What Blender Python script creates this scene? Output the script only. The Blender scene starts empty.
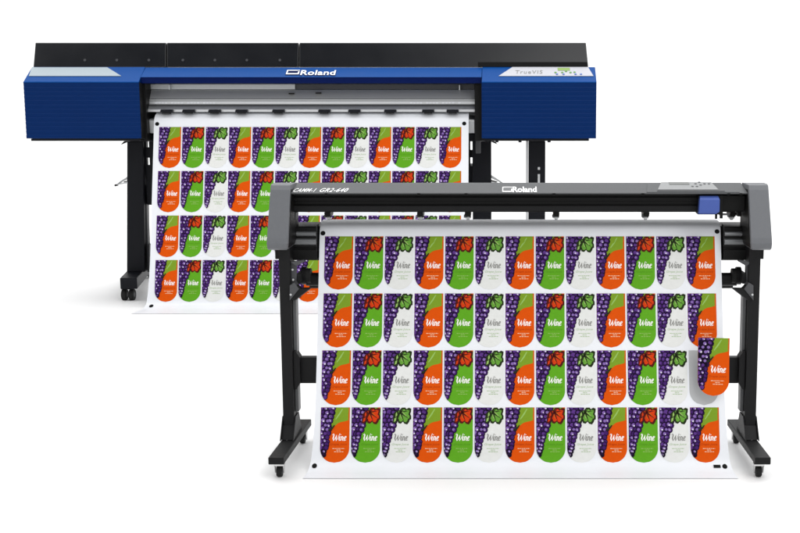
import bpy, bmesh, math, random
from mathutils import Vector, Matrix
random.seed(4)
R = math.radians
scene = bpy.context.scene
COL = scene.collection

# ------------------------------------------------------------------ camera
F, CX, CY = 1200.0, 513.0, 266.5
TH = math.atan(171.5 / F); CT, ST = math.cos(TH), math.sin(TH)
H = 1.457
def at(px, py, Y):
    u = (px - CX) / F; v = (CY - py) / F
    t = Y / (CT + v * ST)
    return Vector((u * t, Y, H + t * (-ST + v * CT)))
def Z(py, Y): return at(CX, py, Y).z
def X(px, py, Y): return at(px, py, Y).x

cam = bpy.data.cameras.new("camera"); co = bpy.data.objects.new("camera", cam); COL.objects.link(co)
co.location = (0, 0, H); co.rotation_euler = (R(90) - TH, 0, 0)
cam.sensor_width = 36; cam.lens = F / 800 * 36; cam.shift_x = (400 - CX) / 800
cam.clip_start = .05; cam.clip_end = 200
scene.camera = co

# ------------------------------------------------------------------ materials
def mat(name, col, rough=.5, spec=.3, metal=0., var=.06, nscale=30., bump=.0, coat=0., bscale=None, stretch=(1, 1, 1)):
    m = bpy.data.materials.new(name); m.use_nodes = True
    nt = m.node_tree; b = nt.nodes['Principled BSDF']
    tc = nt.nodes.new('ShaderNodeTexCoord'); mp = nt.nodes.new('ShaderNodeMapping')
    mp.inputs['Scale'].default_value = stretch
    nt.links.new(tc.outputs['Object'], mp.inputs['Vector'])
    n = nt.nodes.new('ShaderNodeTexNoise'); n.inputs['Scale'].default_value = nscale; n.inputs['Detail'].default_value = 6
    nt.links.new(mp.outputs['Vector'], n.inputs['Vector'])
    mx = nt.nodes.new('ShaderNodeMix'); mx.data_type = 'RGBA'
    mx.inputs[6].default_value = tuple(c * (1 - var) for c in col) + (1,)
    mx.inputs[7].default_value = tuple(min(1, c * (1 + var)) for c in col) + (1,)
    nt.links.new(n.outputs['Fac'], mx.inputs[0]); nt.links.new(mx.outputs[2], b.inputs['Base Color'])
    mr = nt.nodes.new('ShaderNodeMapRange'); mr.inputs[3].default_value = max(.02, rough - .06); mr.inputs[4].default_value = rough + .06
    nt.links.new(n.outputs['Fac'], mr.inputs[0]); nt.links.new(mr.outputs[0], b.inputs['Roughness'])
    b.inputs['Metallic'].default_value = metal
    b.inputs['Specular IOR Level'].default_value = spec
    b.inputs['Coat Weight'].default_value = coat
    if bump:
        n2 = nt.nodes.new('ShaderNodeTexNoise'); n2.inputs['Scale'].default_value = bscale or nscale * 8
        nt.links.new(mp.outputs['Vector'], n2.inputs['Vector'])
        bp = nt.nodes.new('ShaderNodeBump'); bp.inputs['Strength'].default_value = bump; bp.inputs['Distance'].default_value = .002
        nt.links.new(n2.outputs['Fac'], bp.inputs['Height']); nt.links.new(bp.outputs['Normal'], b.inputs['Normal'])
    return m
def s2l(r, g, b, k=1.0):
    f = lambda c: ((c / 255) / 12.92 if c / 255 <= .04045 else ((c / 255 + .055) / 1.055) ** 2.4) * k
    return (f(r), f(g), f(b))
M = {}
M['floor'] = mat('white_studio_floor', (.76, .76, .76), .6, .1, var=.01, nscale=2)
M['paper'] = mat('white_vinyl', (.685, .70, .73), .45, .25, var=.015, nscale=6)
M['liner'] = mat('silicone_liner', (.37, .375, .38), .4, .3, var=.03, nscale=20)
M['black'] = mat('black_powder_coat', (.0065, .0065, .007), .5, .16, bump=.12, nscale=60)
M['rail'] = mat('black_rail', (.0055, .0055, .0055), .45, .12, nscale=10)
M['bluk'] = mat('blue_black_steel', (.006, .0065, .009), .45, .12, bump=.05, nscale=40)
M['cover'] = mat('smoked_cover', (.004, .0045, .006), .17, 1.0, nscale=3)
M['rubber'] = mat('black_rubber', (.012, .012, .012), .7, .2)
M['grey'] = mat('grey_plastic', s2l(112, 114, 118, .72), .5, .25, bump=.15, nscale=80)
M['greyl'] = mat('grey_lid', s2l(118, 120, 122, .50), .5, .06, bump=.1, nscale=80)
M['grey2'] = mat('light_grey_panel', s2l(165, 167, 168, .56), .45, .3)
M['dgrey'] = mat('dark_grey_plastic', (.055, .056, .06), .5, .3)
M['dgrey2'] = mat('channel_grey', (.085, .087, .09), .45, .3)
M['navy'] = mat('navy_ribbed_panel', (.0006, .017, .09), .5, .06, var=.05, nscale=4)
M['blue'] = mat('lit_blue_cover', (.002, .05, .215), .42, .06, var=.04, nscale=4)  # lighter than navy: light on the sloping faces put into the colour
M['ndark'] = mat('dark_navy_trim', (.0006, .0065, .06), .45, .06)
M['carriage'] = mat('carriage_blue', (.048, .085, .30), .45, .25)
M['white'] = mat('white_print', (.80, .80, .80), .5, .2, var=.02)
M['strip'] = mat('pale_silver_film', (.30, .35, .38), .4, .12, var=.03)
M['film'] = mat('white_panel_film', (.41, .415, .45), .4, .2, var=.03)
M['silver'] = mat('brushed_aluminium', (.55, .56, .57), .38, .5, metal=.75, var=.08, nscale=40, stretch=(.05, 8, 8))
M['silverd'] = mat('dull_aluminium', (.38, .39, .395), .45, .5, metal=.6, var=.1, nscale=40, stretch=(.05, 8, 8))
M['silverm'] = mat('mid_aluminium', (.47, .48, .485), .45, .5, metal=.5, var=.1, nscale=40, stretch=(.05, 8, 8))
M['silvert'] = mat('trim_aluminium', (.16, .165, .17), .45, .4, metal=.5, var=.1, nscale=40, stretch=(.05, 8, 8))
M['chrome'] = mat('steel_fork', (.6, .6, .6), .25, .5, metal=1)
M['lcd'] = mat('green_lcd', s2l(118, 150, 60, .9), .3, .4)
M['lcdg'] = mat('grey_lcd', (.10, .105, .10), .3, .4)
M['btn'] = mat('blue_button', (.05, .12, .35), .4, .4)
M['btng'] = mat('green_button', (.08, .25, .04), .4, .4)
# print inks
INK = {
 'orange': s2l(228, 86, 4, .74), 'green': s2l(104, 180, 38, .66), 'pale': s2l(229, 230, 227, .80),
 'olive': s2l(134, 168, 46, .68), 'red': s2l(210, 62, 18, .8), 'leaf': s2l(112, 172, 66, .68),
 'stripe': s2l(205, 95, 25, .8), 'outline': s2l(26, 12, 40, .6), 'g1': s2l(68, 34, 104, .76), 'g2': s2l(92, 56, 132, .8),
 'gl': s2l(140, 110, 180, .74), 'hl': s2l(232, 222, 244, .74), 'ink_white': s2l(255, 252, 248, .82), 'ink_grey': s2l(140, 140, 136, .75),
 'ink_sage': s2l(170, 195, 150, .8), 'leafdark': s2l(36, 46, 24, .9), 'reddark': s2l(76, 22, 20, .9), 'ink_rust': s2l(200, 66, 4, .7),
 'ink_fern': s2l(88, 160, 30, .75), 'ink_cream': s2l(244, 205, 170, .8), 'ink_black': (.006, .006, .006), 'leafpale': s2l(150, 190, 100, .8),
}
for k, c in INK.items(): M[k] = mat('ink_' + k.replace('ink_', ''), c, .5, .06, var=.05, nscale=60)

# ------------------------------------------------------------------ mesh builder
class MB:
    def __init__(s): s.v = []; s.f = []; s.m = []; s.mats = []
    def mi(s, m):
        if m not in s.mats: s.mats.append(m)
        return s.mats.index(m)
    def add(s, vs, fs, m):
        o = len(s.v); s.v += [tuple(v) for v in vs]; k = s.mi(m)
        for f in fs: s.f.append(tuple(i + o for i in f)); s.m.append(k)
    def box(s, x0, x1, y0, y1, z0, z1, m):
        x0, x1 = sorted((x0, x1)); y0, y1 = sorted((y0, y1)); z0, z1 = sorted((z0, z1))
        vs = [(x, y, z) for z in (z0, z1) for x, y in ((x0, y0), (x1, y0), (x1, y1), (x0, y1))]
        s.add(vs, [(3, 2, 1, 0), (4, 5, 6, 7), (0, 1, 5, 4), (1, 2, 6, 5), (2, 3, 7, 6), (3, 0, 4, 7)], m); return s
    def prism(s, prof, x0, x1, m):      # prof: (y, z) list
        n = len(prof); x0, x1 = sorted((x0, x1))
        area = sum(prof[i][0] * prof[(i + 1) % n][1] - prof[(i + 1) % n][0] * prof[i][1] for i in range(n))
        if area < 0: prof = prof[::-1]
        vs = [(x0, y, z) for y, z in prof] + [(x1, y, z) for y, z in prof]
        fs = [tuple(range(n))[::-1], tuple(range(n, 2 * n))]
        fs += [(i, (i + 1) % n, (i + 1) % n + n, i + n) for i in range(n)]
        s.add(vs, fs, m); return s
    def loft(s, secs, m):               # secs: (z, x0, x1, y0, y1)
        vs = []; fs = []
        for z, x0, x1, y0, y1 in secs: vs += [(x0, y0, z), (x1, y0, z), (x1, y1, z), (x0, y1, z)]
        for k in range(len(secs) - 1):
            a = 4 * k; b = a + 4
            for i in range(4): fs.append((a + i, a + (i + 1) % 4, b + (i + 1) % 4, b + i))
        fs.append((3, 2, 1, 0)); e = 4 * (len(secs) - 1); fs.append((e, e + 1, e + 2, e + 3))
        s.add(vs, fs, m); return s
    def hexa(s, p, m):                  # 8 points: bottom 4 ccw, top 4 ccw
        s.add(p, [(3, 2, 1, 0), (4, 5, 6, 7), (0, 1, 5, 4), (1, 2, 6, 5), (2, 3, 7, 6), (3, 0, 4, 7)], m); return s
    def cyl(s, a, b, r, m, n=20, r2=None):
        a = Vector(a); b = Vector(b); d = (b - a).normalized()
        t = Vector((0, 0, 1)) if abs(d.z) < .9 else Vector((1, 0, 0)); u = d.cross(t).normalized(); w = d.cross(u)
        r2 = r if r2 is None else r2; vs = []
        for c, rr in ((a, r), (b, r2)):
            for i in range(n):
                q = 2 * math.pi * i / n; vs.append(c + u * math.cos(q) * rr + w * math.sin(q) * rr)
        fs = [tuple(range(n)), tuple(range(n, 2 * n))[::-1]] + [(i, i + n, (i + 1) % n + n, (i + 1) % n) for i in range(n)]
        s.add(vs, fs, m); return s
    def slab(s, pts, d, m):             # planar polygon pts extruded by vector d
        n = len(pts); d = Vector(d); pts = [Vector(p) for p in pts]
        vs = pts + [p + d for p in pts]
        s.add(vs, [tuple(range(n))[::-1], tuple(range(n, 2 * n))] + [(i, (i + 1) % n, (i + 1) % n + n, i + n) for i in range(n)], m); return s
    def build(s, name, parent=None, bevel=0, smooth=False, org=None):
        me = bpy.data.meshes.new(name)
        org = Vector(org) if org is not None else Vector((0, 0, 0))
        me.from_pydata([tuple(Vector(v) - org) for v in s.v], [], s.f)
        for m in s.mats: me.materials.append(M[m])
        me.polygons.foreach_set('material_index', s.m)
        bm = bmesh.new(); bm.from_mesh(me); bmesh.ops.recalc_face_normals(bm, faces=bm.faces); bm.to_mesh(me); bm.free()
        if smooth:
            me.polygons.foreach_set('use_smooth', [True] * len(me.polygons)); me.set_sharp_from_angle(angle=R(35))
        o = bpy.data.objects.new(name, me); COL.objects.link(o); o.location = org
        if parent is not None: attach(o, parent)
        if bevel:
            b = o.modifiers.new('bevel', 'BEVEL'); b.width = bevel; b.segments = 2; b.limit_method = 'ANGLE'; b.angle_limit = R(30)
            b.use_clamp_overlap = True
        return o
def wloc(o):
    v = Vector(o.location)
    while o.parent: o = o.parent; v += Vector(o.location)
    return v
def attach(o, p):
    w = wloc(o); o.parent = p; o.location = w - wloc(p)
def empty(name, loc, label=None, cat=None, group=None, parent=None):
    o = bpy.data.objects.new(name, None); COL.objects.link(o); o.location = loc; o.empty_display_size = .1
    if parent is not None: attach(o, parent)
    tag(o, label, cat, group); return o
def tag(o, label=None, cat=None, group=None, kind=None):
    if label: o['label'] = label
    if cat: o['category'] = cat
    if group: o['group'] = group
    if kind: o['kind'] = kind
    return o

# text -> list of 2D triangles/quads, fitted to 0..1 x 0..1
_tc = {}
def glyphs(txt, bold=.02, shear=0., spacing=1.):
    key = (txt, bold, shear, spacing)
    if key in _tc: return _tc[key]
    cu = bpy.data.curves.new('lettering', 'FONT'); cu.body = txt; cu.offset = bold; cu.shear = shear; cu.space_character = spacing
    cu.resolution_u = 4
    ob = bpy.data.objects.new('lettering', cu); COL.objects.link(ob)
    dg = bpy.context.evaluated_depsgraph_get(); me = bpy.data.meshes.new_from_object(ob.evaluated_get(dg))
    vs = [(v.co.x, v.co.y) for v in me.vertices]; fs = [tuple(p.vertices) for p in me.polygons]
    bpy.data.objects.remove(ob); bpy.data.curves.remove(cu); bpy.data.meshes.remove(me)
    x0 = min(v[0] for v in vs); x1 = max(v[0] for v in vs); y0 = min(v[1] for v in vs); y1 = max(v[1] for v in vs)
    vs = [((x - x0) / (x1 - x0), (y - y0) / (y1 - y0)) for x, y in vs]
    _tc[key] = (vs, fs); return vs, fs
def put_text(mb, txt, bl, br, tl, m, bold=.02, shear=0., off=.0015, spacing=1.):
    bl, br, tl = Vector(bl), Vector(br), Vector(tl); ex = br - bl; ey = tl - bl; n = ex.cross(ey).normalized()
    vs, fs = glyphs(txt, bold, shear, spacing)
    mb.add([bl + ex * x + ey * y + n * off for x, y in vs], fs, m)
def emblem(mb, bl, br, tl, m, m2, off=.0015):   # open rounded bracket symbol left of the name
    bl, br, tl = Vector(bl), Vector(br), Vector(tl); ex = br - bl; ey = tl - bl; n = ex.cross(ey).normalized()
    def q(a, b, c, d, mm, k=1):
        mb.add([bl + ex * x + ey * y + n * off * k for x, y in ((a, b), (c, b), (c, d), (a, d))], [(0, 1, 2, 3)], mm)
    q(0, .12, 1, .32, m); q(0, .34, .1, .86, m); q(.9, .34, 1, .7, m, 1.02); q(0, .87, 1, 1, m); q(.16, .52, .86, .68, m2)

# ------------------------------------------------------------------ floor and light
mb = MB(); prof = [(-14, 0), (13, 0)]
for i in range(1, 13):
    a = R(90) * i / 12; prof.append((13 + 5 * math.sin(a), 5 - 5 * math.cos(a)))
prof.append((18, 14))
vs = []; fs = []
for y, z in prof: vs += [(-22, y, z), (22, y, z)]
for i in range(len(prof) - 1): fs.append((2 * i, 2 * i + 1, 2 * i + 3, 2 * i + 2))
mb.add(vs, fs, 'floor'); fl = mb.build('floor', smooth=True)
fl.data.set_sharp_from_angle(angle=R(60)); tag(fl, 'seamless white studio floor sweeping up into the backdrop', kind='structure')
bmf = bmesh.new(); bmf.from_mesh(fl.data)
for f in bmf.faces:
    if f.normal.z < -.1 or (abs(f.normal.z) < .1 and f.normal.y > 0): f.normal_flip()
bmf.to_mesh(fl.data); bmf.free()

w = bpy.data.worlds.new("World"); scene.world = w; w.use_nodes = True
bg = w.node_tree.nodes['Background']; bg.inputs[0].default_value = (1, 1, 1, 1); bg.inputs[1].default_value = 1.0
# white world; dark patch added high behind the camera to darken the cover's reflection
nt = w.node_tree; tcw = nt.nodes.new('ShaderNodeTexCoord'); vm = nt.nodes.new('ShaderNodeVectorMath'); vm.operation = 'DOT_PRODUCT'
vm.inputs[1].default_value = Vector((-.24, -.765, .666)).normalized(); nt.links.new(tcw.outputs['Generated'], vm.inputs[0])
cr_ = nt.nodes.new('ShaderNodeValToRGB'); cr_.color_ramp.interpolation = 'EASE'
cr_.color_ramp.elements[0].position = math.cos(R(18)); cr_.color_ramp.elements[0].color = (1, 1, 1, 1)
cr_.color_ramp.elements[1].position = math.cos(R(4)); cr_.color_ramp.elements[1].color = (.05, .055, .065, 1)
nt.links.new(vm.outputs['Value'], cr_.inputs[0]); nt.links.new(cr_.outputs[0], bg.inputs[0])
def area(name, loc, tgt, sx, sy, P, col=(1, 1, 1)):
    l = bpy.data.lights.new(name, 'AREA'); l.shape = 'RECTANGLE'; l.size = sx; l.size_y = sy; l.energy = P; l.color = col
    o = bpy.data.objects.new(name, l); COL.objects.link(o); o.location = loc
    o.rotation_euler = (Vector(tgt) - Vector(loc)).to_track_quat('-Z', 'Y').to_euler(); return o
area('overhead_fill', (0, 9.6, 10), (0, 9.0, 0), 16, 13, 1500)  # unseen lamp, added to brighten the floor and sloping faces
area('front_fill', (2.8, .2, 6.0), (.2, 4.6, .2), 3.5, 3.5, 190)  # unseen lamp, added to brighten the front floor and sheet

# ------------------------------------------------------------------ label artwork
LW, LH = 1.0, 1.89
def bottom(u):      # lower border of the label at column u
    r = .5; return LH - r + math.sqrt(max(0, r * r - (u - .5) ** 2))
def halfw(v):       # (u0,u1) at row v
    r = .5
    if v <= LH - r: return 0., 1.
    d = math.sqrt(max(0, r * r - (v - (LH - r)) ** 2)); return .5 - d, .5 + d
def edge_profile(kind):
    # right limit of the bunch of grapes at height v
    if kind == 'A': return [(0, .50), (.25, .44), (.5, .38), (.8, .34), (1.1, .30), (1.4, .23), (1.66, .15)]
    return [(0, .54), (.3, .50), (.55, .47), (.8, .38), (1.1, .30), (1.4, .20), (1.68, .13)]
def lerp(pr, v):
    for (a, b), (c, d) in zip(pr, pr[1:]):
        if a <= v <= c: return b + (d - b) * (v - a) / (c - a)
    return pr[-1][1]
def grapes(kind):
    rnd = random.Random(11 if kind == 'A' else 23); out = []; pr = edge_profile(kind)
    v = .04; row = 0
    while v < 1.66:
        lim = lerp(pr, v) + rnd.uniform(-.03, .035); r = .098 if v < 1.0 else .082
        u = .03 + (.06 if row % 2 else 0)
        while u < lim - r * .5:
            out.append((u + rnd.uniform(-.015, .015), v + rnd.uniform(-.02, .02), r * rnd.uniform(.9, 1.15))); u += r * 1.55
        out.append((lim - r * .75, v + rnd.uniform(-.02, .02), r * .95))
        v += r * 1.45; row += 1
    return out
def clipdisc(cx, cy, r, n, cut=True):
    pts = []
    for i in range(n):
        a = 2 * math.pi * i / n; u = cx + r * math.cos(a); v = cy + r * math.sin(a)
        v = max(0.004, v); lo, hi = halfw(min(v, LH - .01)); u = min(max(u, lo + .004), hi - .004); pts.append((u, v))
    return pts
LEAF = [(-.06, -.46), (.02, -.50), (.14, -.50), (.20, -.38), (.34, -.46), (.50, -.40), (.46, -.22), (.42, -.10), (.52, .02), (.50, .20), (.40, .24),
        (.36, .36), (.26, .50), (.10, .46), (.02, .34), (-.10, .46), (-.24, .42), (-.30, .24), (-.44, .20), (-.50, .04), (-.38, -.10), (-.46, -.26), (-.34, -.38), (-.20, -.30)]
WINE = [  # brush strokes of the word: points (x, y up, half width)
 [(.02, .78, .02), (.08, .95, .035), (.13, .80, .05), (.11, .35, .055), (.17, .02, .045), (.24, .30, .03), (.31, .80, .025), (.30, .40, .05), (.34, .03, .05), (.42, .35, .025), (.50, 1.0, .02)],
 [(.53, .62, .045), (.51, .25, .05), (.54, .02, .035), (.60, .15, .02)], [(.565, .86, .045), (.575, .78, .045)],
 [(.64, .62, .04), (.63, .02, .045)], [(.64, .40, .02), (.71, .62, .035), (.755, .50, .045), (.745, .15, .045), (.78, .02, .03), (.82, .12, .02)],
 [(.86, .28, .02), (.95, .42, .03), (.945, .60, .035), (.88, .62, .035), (.845, .30, .05), (.88, .04, .045), (.99, .14, .02)]]
def strokes(sl):
    out = []
    for st_ in sl:
        L_, R_ = [], []
        for i, (x, y, h_) in enumerate(st_):
            a = st_[max(0, i - 1)]; b = st_[min(len(st_) - 1, i + 1)]
            dx, dy = (b[0] - a[0]) * 2, b[1] - a[1]; l = math.hypot(dx, dy) or 1
            nx, ny = -dy / l / 2, dx / l
            L_.append((x + nx * h_ * 1.5, y + ny * h_ * 1.5)); R_.append((x - nx * h_ * 1.5, y - ny * h_ * 1.5))
        for i in range(len(st_) - 1): out.append([L_[i], L_[i + 1], R_[i + 1], R_[i]])
    return out
def artwork(kind):
    """list of (layer height, material, [polygons in (u, v)])"""
    L = []
    def strips(f, m, h, v0, v1, n=18):
        for i in range(n):
            a = v0 + (v1 - v0) * i / n; b = v0 + (v1 - v0) * (i + 1) / n
            a0, a1 = f(a); b0, b1 = f(b)
            if a1 - a0 > 1e-4 or b1 - b0 > 1e-4: L.append((h, m, [[(a0, a), (a1, a), (b1, b), (b0, b)]]))
    base = {'A': 'orange', 'B': 'green', 'C': 'pale'}[kind]
    strips(lambda v: halfw(v), base, 0, 0, LH - .5, 16); strips(lambda v: halfw(min(v, LH - 1e-6)), base, 0, LH - .5, LH, 14)
    if kind == 'A':
        rb = [(.0, .95), (.12, .96), (.25, .945), (.44, .95)]
        strips(lambda v: (.28, lerp(rb, v)), 'olive', 1, 0.0, .44, 10)
        lb = [(.44, .94), (.47, .86), (.50, .70), (.54, .60), (.62, .50), (.70, .44), (.76, .36)]
        strips(lambda v: (.24, lerp(lb, v)), 'olive', 1, .44, .76, 10)
        L.append((60, 'leafdark', [[(.27, .79), (.28, .74), (.38, .70), (.47, .60), (.50, .62), (.43, .73), (.34, .79)]]))
        L.append((2, 'leafpale', [[(.72, .06), (.76, .05), (.66, .24), (.52, .42), (.50, .40)]]))
        L.append((2, 'stripe', [[(.955, .0), (1.0, .0), (1.0, .50), (.955, .44)]]))
    if kind in 'BC':
        if kind == 'B': strips(lambda v: (.5, 1.0 - v * .1), 'olive', 1, 0, .30, 4)
        if kind == 'B': L.append((2, 'orange', [[(.90, .0), (1.0, .0), (1.0, .03), (.90, .03)]]))
        fill, dark, pale = ('red', 'reddark', 'stripe') if kind == 'B' else ('leaf', 'leafdark', 'leafpale')
        cx, cy, sx, sy = .70, .285, .62, .60
        def lf(k, dx=0, dy=0): return [(min(.995, cx + dx + x * sx * k), max(.004, cy + dy + y * sy * k)) for x, y in LEAF]
        c = (cx, cy)
        def fan(p): return [[c, p[i], p[(i + 1) % len(p)]] for i in range(len(p))]
        L.append((2, dark, fan(lf(1.0)))); L.append((3, fill, fan(lf(.74))))
        for tx, ty in ((.92, .12), (.93, .40), (.76, .50), (.54, .38), (.74, .05)):
            d = Vector((tx - cx, ty - cy)); nn = Vector((-d.y, d.x)).normalized() * .04
            p0 = Vector((cx - .09, cy - .12))
            L.append((4, dark, [[tuple(p0 + nn), tuple(p0 - nn), (tx, ty)]]))
        L.append((4, pale, [[(.66, .16), (.70, .14), (.84, .30), (.80, .31)]]))
        L.append((4, pale, [[(.60, .24), (.63, .23), (.68, .38), (.64, .37)]]))
        # small curled leaf beside the bunch
        L.append((60, dark, [[(.38, .22), (.50, .10), (.58, .20), (.54, .42), (.44, .56), (.36, .52)]]))
        L.append((61, fill if kind == 'B' else 'leafpale', [[(.46, .22), (.50, .16), (.52, .26), (.46, .34)]])); L.append((61, fill if kind == 'B' else 'leafpale', [[(.42, .38), (.49, .34), (.47, .46), (.40, .50)]]))
    G = grapes(kind)
    hb = 6
    for i, (u, v, r) in enumerate(G):
        L.append((hb + i * .6, 'outline', [clipdisc(u, v, r * 1.2, 10)]))
        L.append((hb + i * .6 + .3, 'g1' if (i * 7) % 3 else 'g2', [clipdisc(u, v, r * .88, 10)]))
    top = hb + len(G) * .6 + 1
    rr_ = random.Random(5 + ord(kind))
    for i, (u, v, r) in enumerate(G):
        rk = rr_.random()
        if rk < .75: L.append((top, 'gl' if rk < .45 else 'g2', [clipdisc(u - r * .15, v - r * .15, r * .5, 7)]))
        if rk < .30 or (v > 1.2 and rk < .45): L.append((top + 1, 'hl', [clipdisc(u + r * .1, v + r * .1, r * (.29 if rk < .14 else .20), 6)]))
    # lettering
    tcol = 'ink_grey' if kind == 'C' else 'ink_white'
    for k_, q_ in enumerate(strokes(WINE)):
        L.append((8 + (k_ % 2) * .5, tcol, [[(.37 + .52 * (x + .08 * y), 1.14 - .25 * y) for x, y in q_]]))
    scr = {'A': 'ink_rust', 'B': 'ink_fern', 'C': 'ink_sage'}[kind]
    vs, fs = glyphs('Grape Juice', .0, .3, 1)
    L.append((8, scr, [[(.34 + .58 * vs[i][0], 1.31 - .09 * vs[i][1]) for i in f] for f in fs]))
    t2 = {'A': 'ink_cream', 'B': 'leafpale', 'C': 'ink_sage'}[kind]
    for (a, b, v) in ((.42, .84, 1.40), (.56, .70, 1.455), (.48, .80, 1.51)):
        rnd = random.Random(int(v * 100)); u = a
        while u < b:
            wd = rnd.uniform(.03, .08); L.append((8, t2, [[(u, v - .011), (min(b, u + wd), v - .011), (min(b, u + wd), v + .011), (u, v + .011)]])); u += wd + .018
    return L
ART = {k: artwork(k) for k in 'ABC'}

# ------------------------------------------------------------------ sheet
def catmull(P, n):
    out = []; P = [Vector(p) for p in P]; Q = [P[0] * 2 - P[1]] + P + [P[-1] * 2 - P[-2]]
    for i in range(1, len(Q) - 2):
        for k in range(n):
            t = k / n; a, b, c, d = Q[i - 1], Q[i], Q[i + 1], Q[i + 2]
            out.append(.5 * ((2 * b) + (c - a) * t + (2 * a - 5 * b + 4 * c - d) * t * t + (-a + 3 * b - 3 * c + d) * t ** 3))
    out.append(P[-1]); return out
class Sheet:
    def __init__(s, pts, flat):     # pts [(Y,Z)]
        s.p = catmull(pts, 10); s.s = [0.]
        for a, b in zip(s.p, s.p[1:]): s.s.append(s.s[-1] + (b - a).length)
        s.len = s.s[-1]
    def pos(s, q):
        q = min(max(q, 0), s.len)
        for i in range(len(s.s) - 1):
            if q <= s.s[i + 1] + 1e-9:
                t = (q - s.s[i]) / (s.s[i + 1] - s.s[i]); d = (s.p[i + 1] - s.p[i]).normalized()
                # blend tangents for a smooth normal
                return s.p[i].lerp(s.p[i + 1], t), Vector((d.y, -d.x)) * 1.0
        return s.p[-1], Vector((-1, 0))
    def find(s, py):                # arc length at which the sheet crosses picture row py
        best = None
        for k in range(2001):
            q = s.len * k / 2000
            p, _ = s.pos(q)
            r = CY - F * ((p.x * ST + (p.y - H) * CT) / (p.x * CT - (p.y - H) * ST))
            if r >= py and q > s.len * .06: return q
        return s.len

def front_normal(n):                # make the (Y,Z) normal face the viewer / up
    return n if n.x < 0 or (abs(n.x) < .2 and n.y > 0) else -n

def build_sheet(name, pts, xc, hw, flare, loc, label, group=None):
    S = Sheet(pts, None); N = 110; cols = 24
    root_loc = Vector((xc, pts[-1][0], 0))
    mb = MB(); vs = []; fs = []; T = .0012
    for side in (0, 1):
        for i in range(N + 1):
            q = S.len * i / N; p, n = S.pos(q); n = front_normal(n)
            fr = max(0, (q / S.len - .68) / .32); w_ = hw + flare * fr ** 2.2
            # rounded upper corners where the sheet enters the machine
            for j in range(cols + 1):
                x = (j / cols * 2 - 1) * w_
                wave = .0016 * math.sin(j * .9 + i * .05) * max(0, q / S.len - .9) * 10
                d = wave - (T if side else 0)
                vs.append((xc + x, p.x + n.x * d, max(.002 + (0 if side else .001), p.y + n.y * d)))
    K = cols + 1; O = K * (N + 1)
    for i in range(N):
        for j in range(cols):
            a = i * K + j
            fs.append((a, a + 1, a + K + 1, a + K)); fs.append((O + a, O + a + K, O + a + K + 1, O + a + 1))
    for i in range(N):
        for j in (0, cols):
            a = i * K + j; fs.append((a, a + K, O + a + K, O + a))
    for j in range(cols): a = N * K + j; fs.append((a, a + 1, O + a + 1, O + a)); fs.append((j, O + j, O + j + 1, j + 1))
    mb.add(vs, fs, 'paper'); o = mb.build(name, smooth=True, org=root_loc); tag(o, label, 'printed sheet', group)
    return o, S

def art_mesh(name, kind, S, q0, w, lift, xref, step, only=None):
    """label artwork laid on the sheet; u -> x, v -> arc length from q0"""
    mb = MB()
    for h, m, polys in ART[kind]:
        for poly in polys:
            vs = []
            for u, v in poly:
                if S is None:
                    vs.append((u * w, -(lift + h * step), -v * w))
                else:
                    p, n = S.pos(q0 + v * w); n = front_normal(n); d = lift + h * step
                    vs.append((u * w, p.x + n.x * d, p.y + n.y * d))
            mb.add(vs, [tuple(range(len(vs)))], m)
    return mb
def mesh_only(mb, name, org):
    me = bpy.data.meshes.new(name); me.from_pydata([tuple(Vector(v) - Vector(org)) for v in mb.v], [], mb.f)
    for m in mb.mats: me.materials.append(M[m])
    me.polygons.foreach_set('material_index', mb.m)
    bm = bmesh.new(); bm.from_mesh(me)
    for f in bm.faces:
        if f.normal.y > 0: f.normal_flip()
    bm.to_mesh(me); bm.free(); return me
def lay_labels(sheet, S, x0, pitch, w, rows, step, skip=None):
    for ri, py in enumerate(rows):
        q0 = S.find(py); p, n = S.pos(q0)
        meshes = {k: mesh_only(art_mesh(k, k, S, q0, w, .0007 * w / .114, 0, step), {'A': 'orange_wine_label', 'B': 'green_wine_label', 'C': 'white_wine_label'}[k], (0, p.x, p.y)) for k in 'ABC'}
        for c in range(13):
            k = 'ABC'[c % 3]
            x = x0 + pitch * c
            if skip == (ri, c):
                mb = MB(); n_ = 26
                for i in range(n_):
                    a = LH * i / n_; b = LH * (i + 1) / n_; a0, a1 = halfw(min(a, LH - 1e-6)); b0, b1 = halfw(min(b, LH - 1e-6)); qd = []
                    for u, v in ((a0, a), (a1, a), (b1, b), (b0, b)):
                        pp, nn = S.pos(q0 + v * w); nn = front_normal(nn); qd.append((x + u * w, pp.x + nn.x * .0006, pp.y + nn.y * .0006))
                    mb.add(qd, [(0, 1, 2, 3)], 'liner')
                me = mesh_only(mb, 'bare_backing', (x, p.x, p.y)); o = bpy.data.objects.new('bare_backing', me)
                COL.objects.link(o); o.location = (x, p.x, p.y); attach(o, sheet); o['label'] = 'bare grey backing shape where a label was lifted off'
                continue
            nm = {'A': 'orange_wine_label', 'B': 'green_wine_label', 'C': 'white_wine_label'}[k]
            o = bpy.data.objects.new(nm, meshes[k]); COL.objects.link(o); o.location = (x, p.x, p.y); attach(o, sheet)
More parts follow.
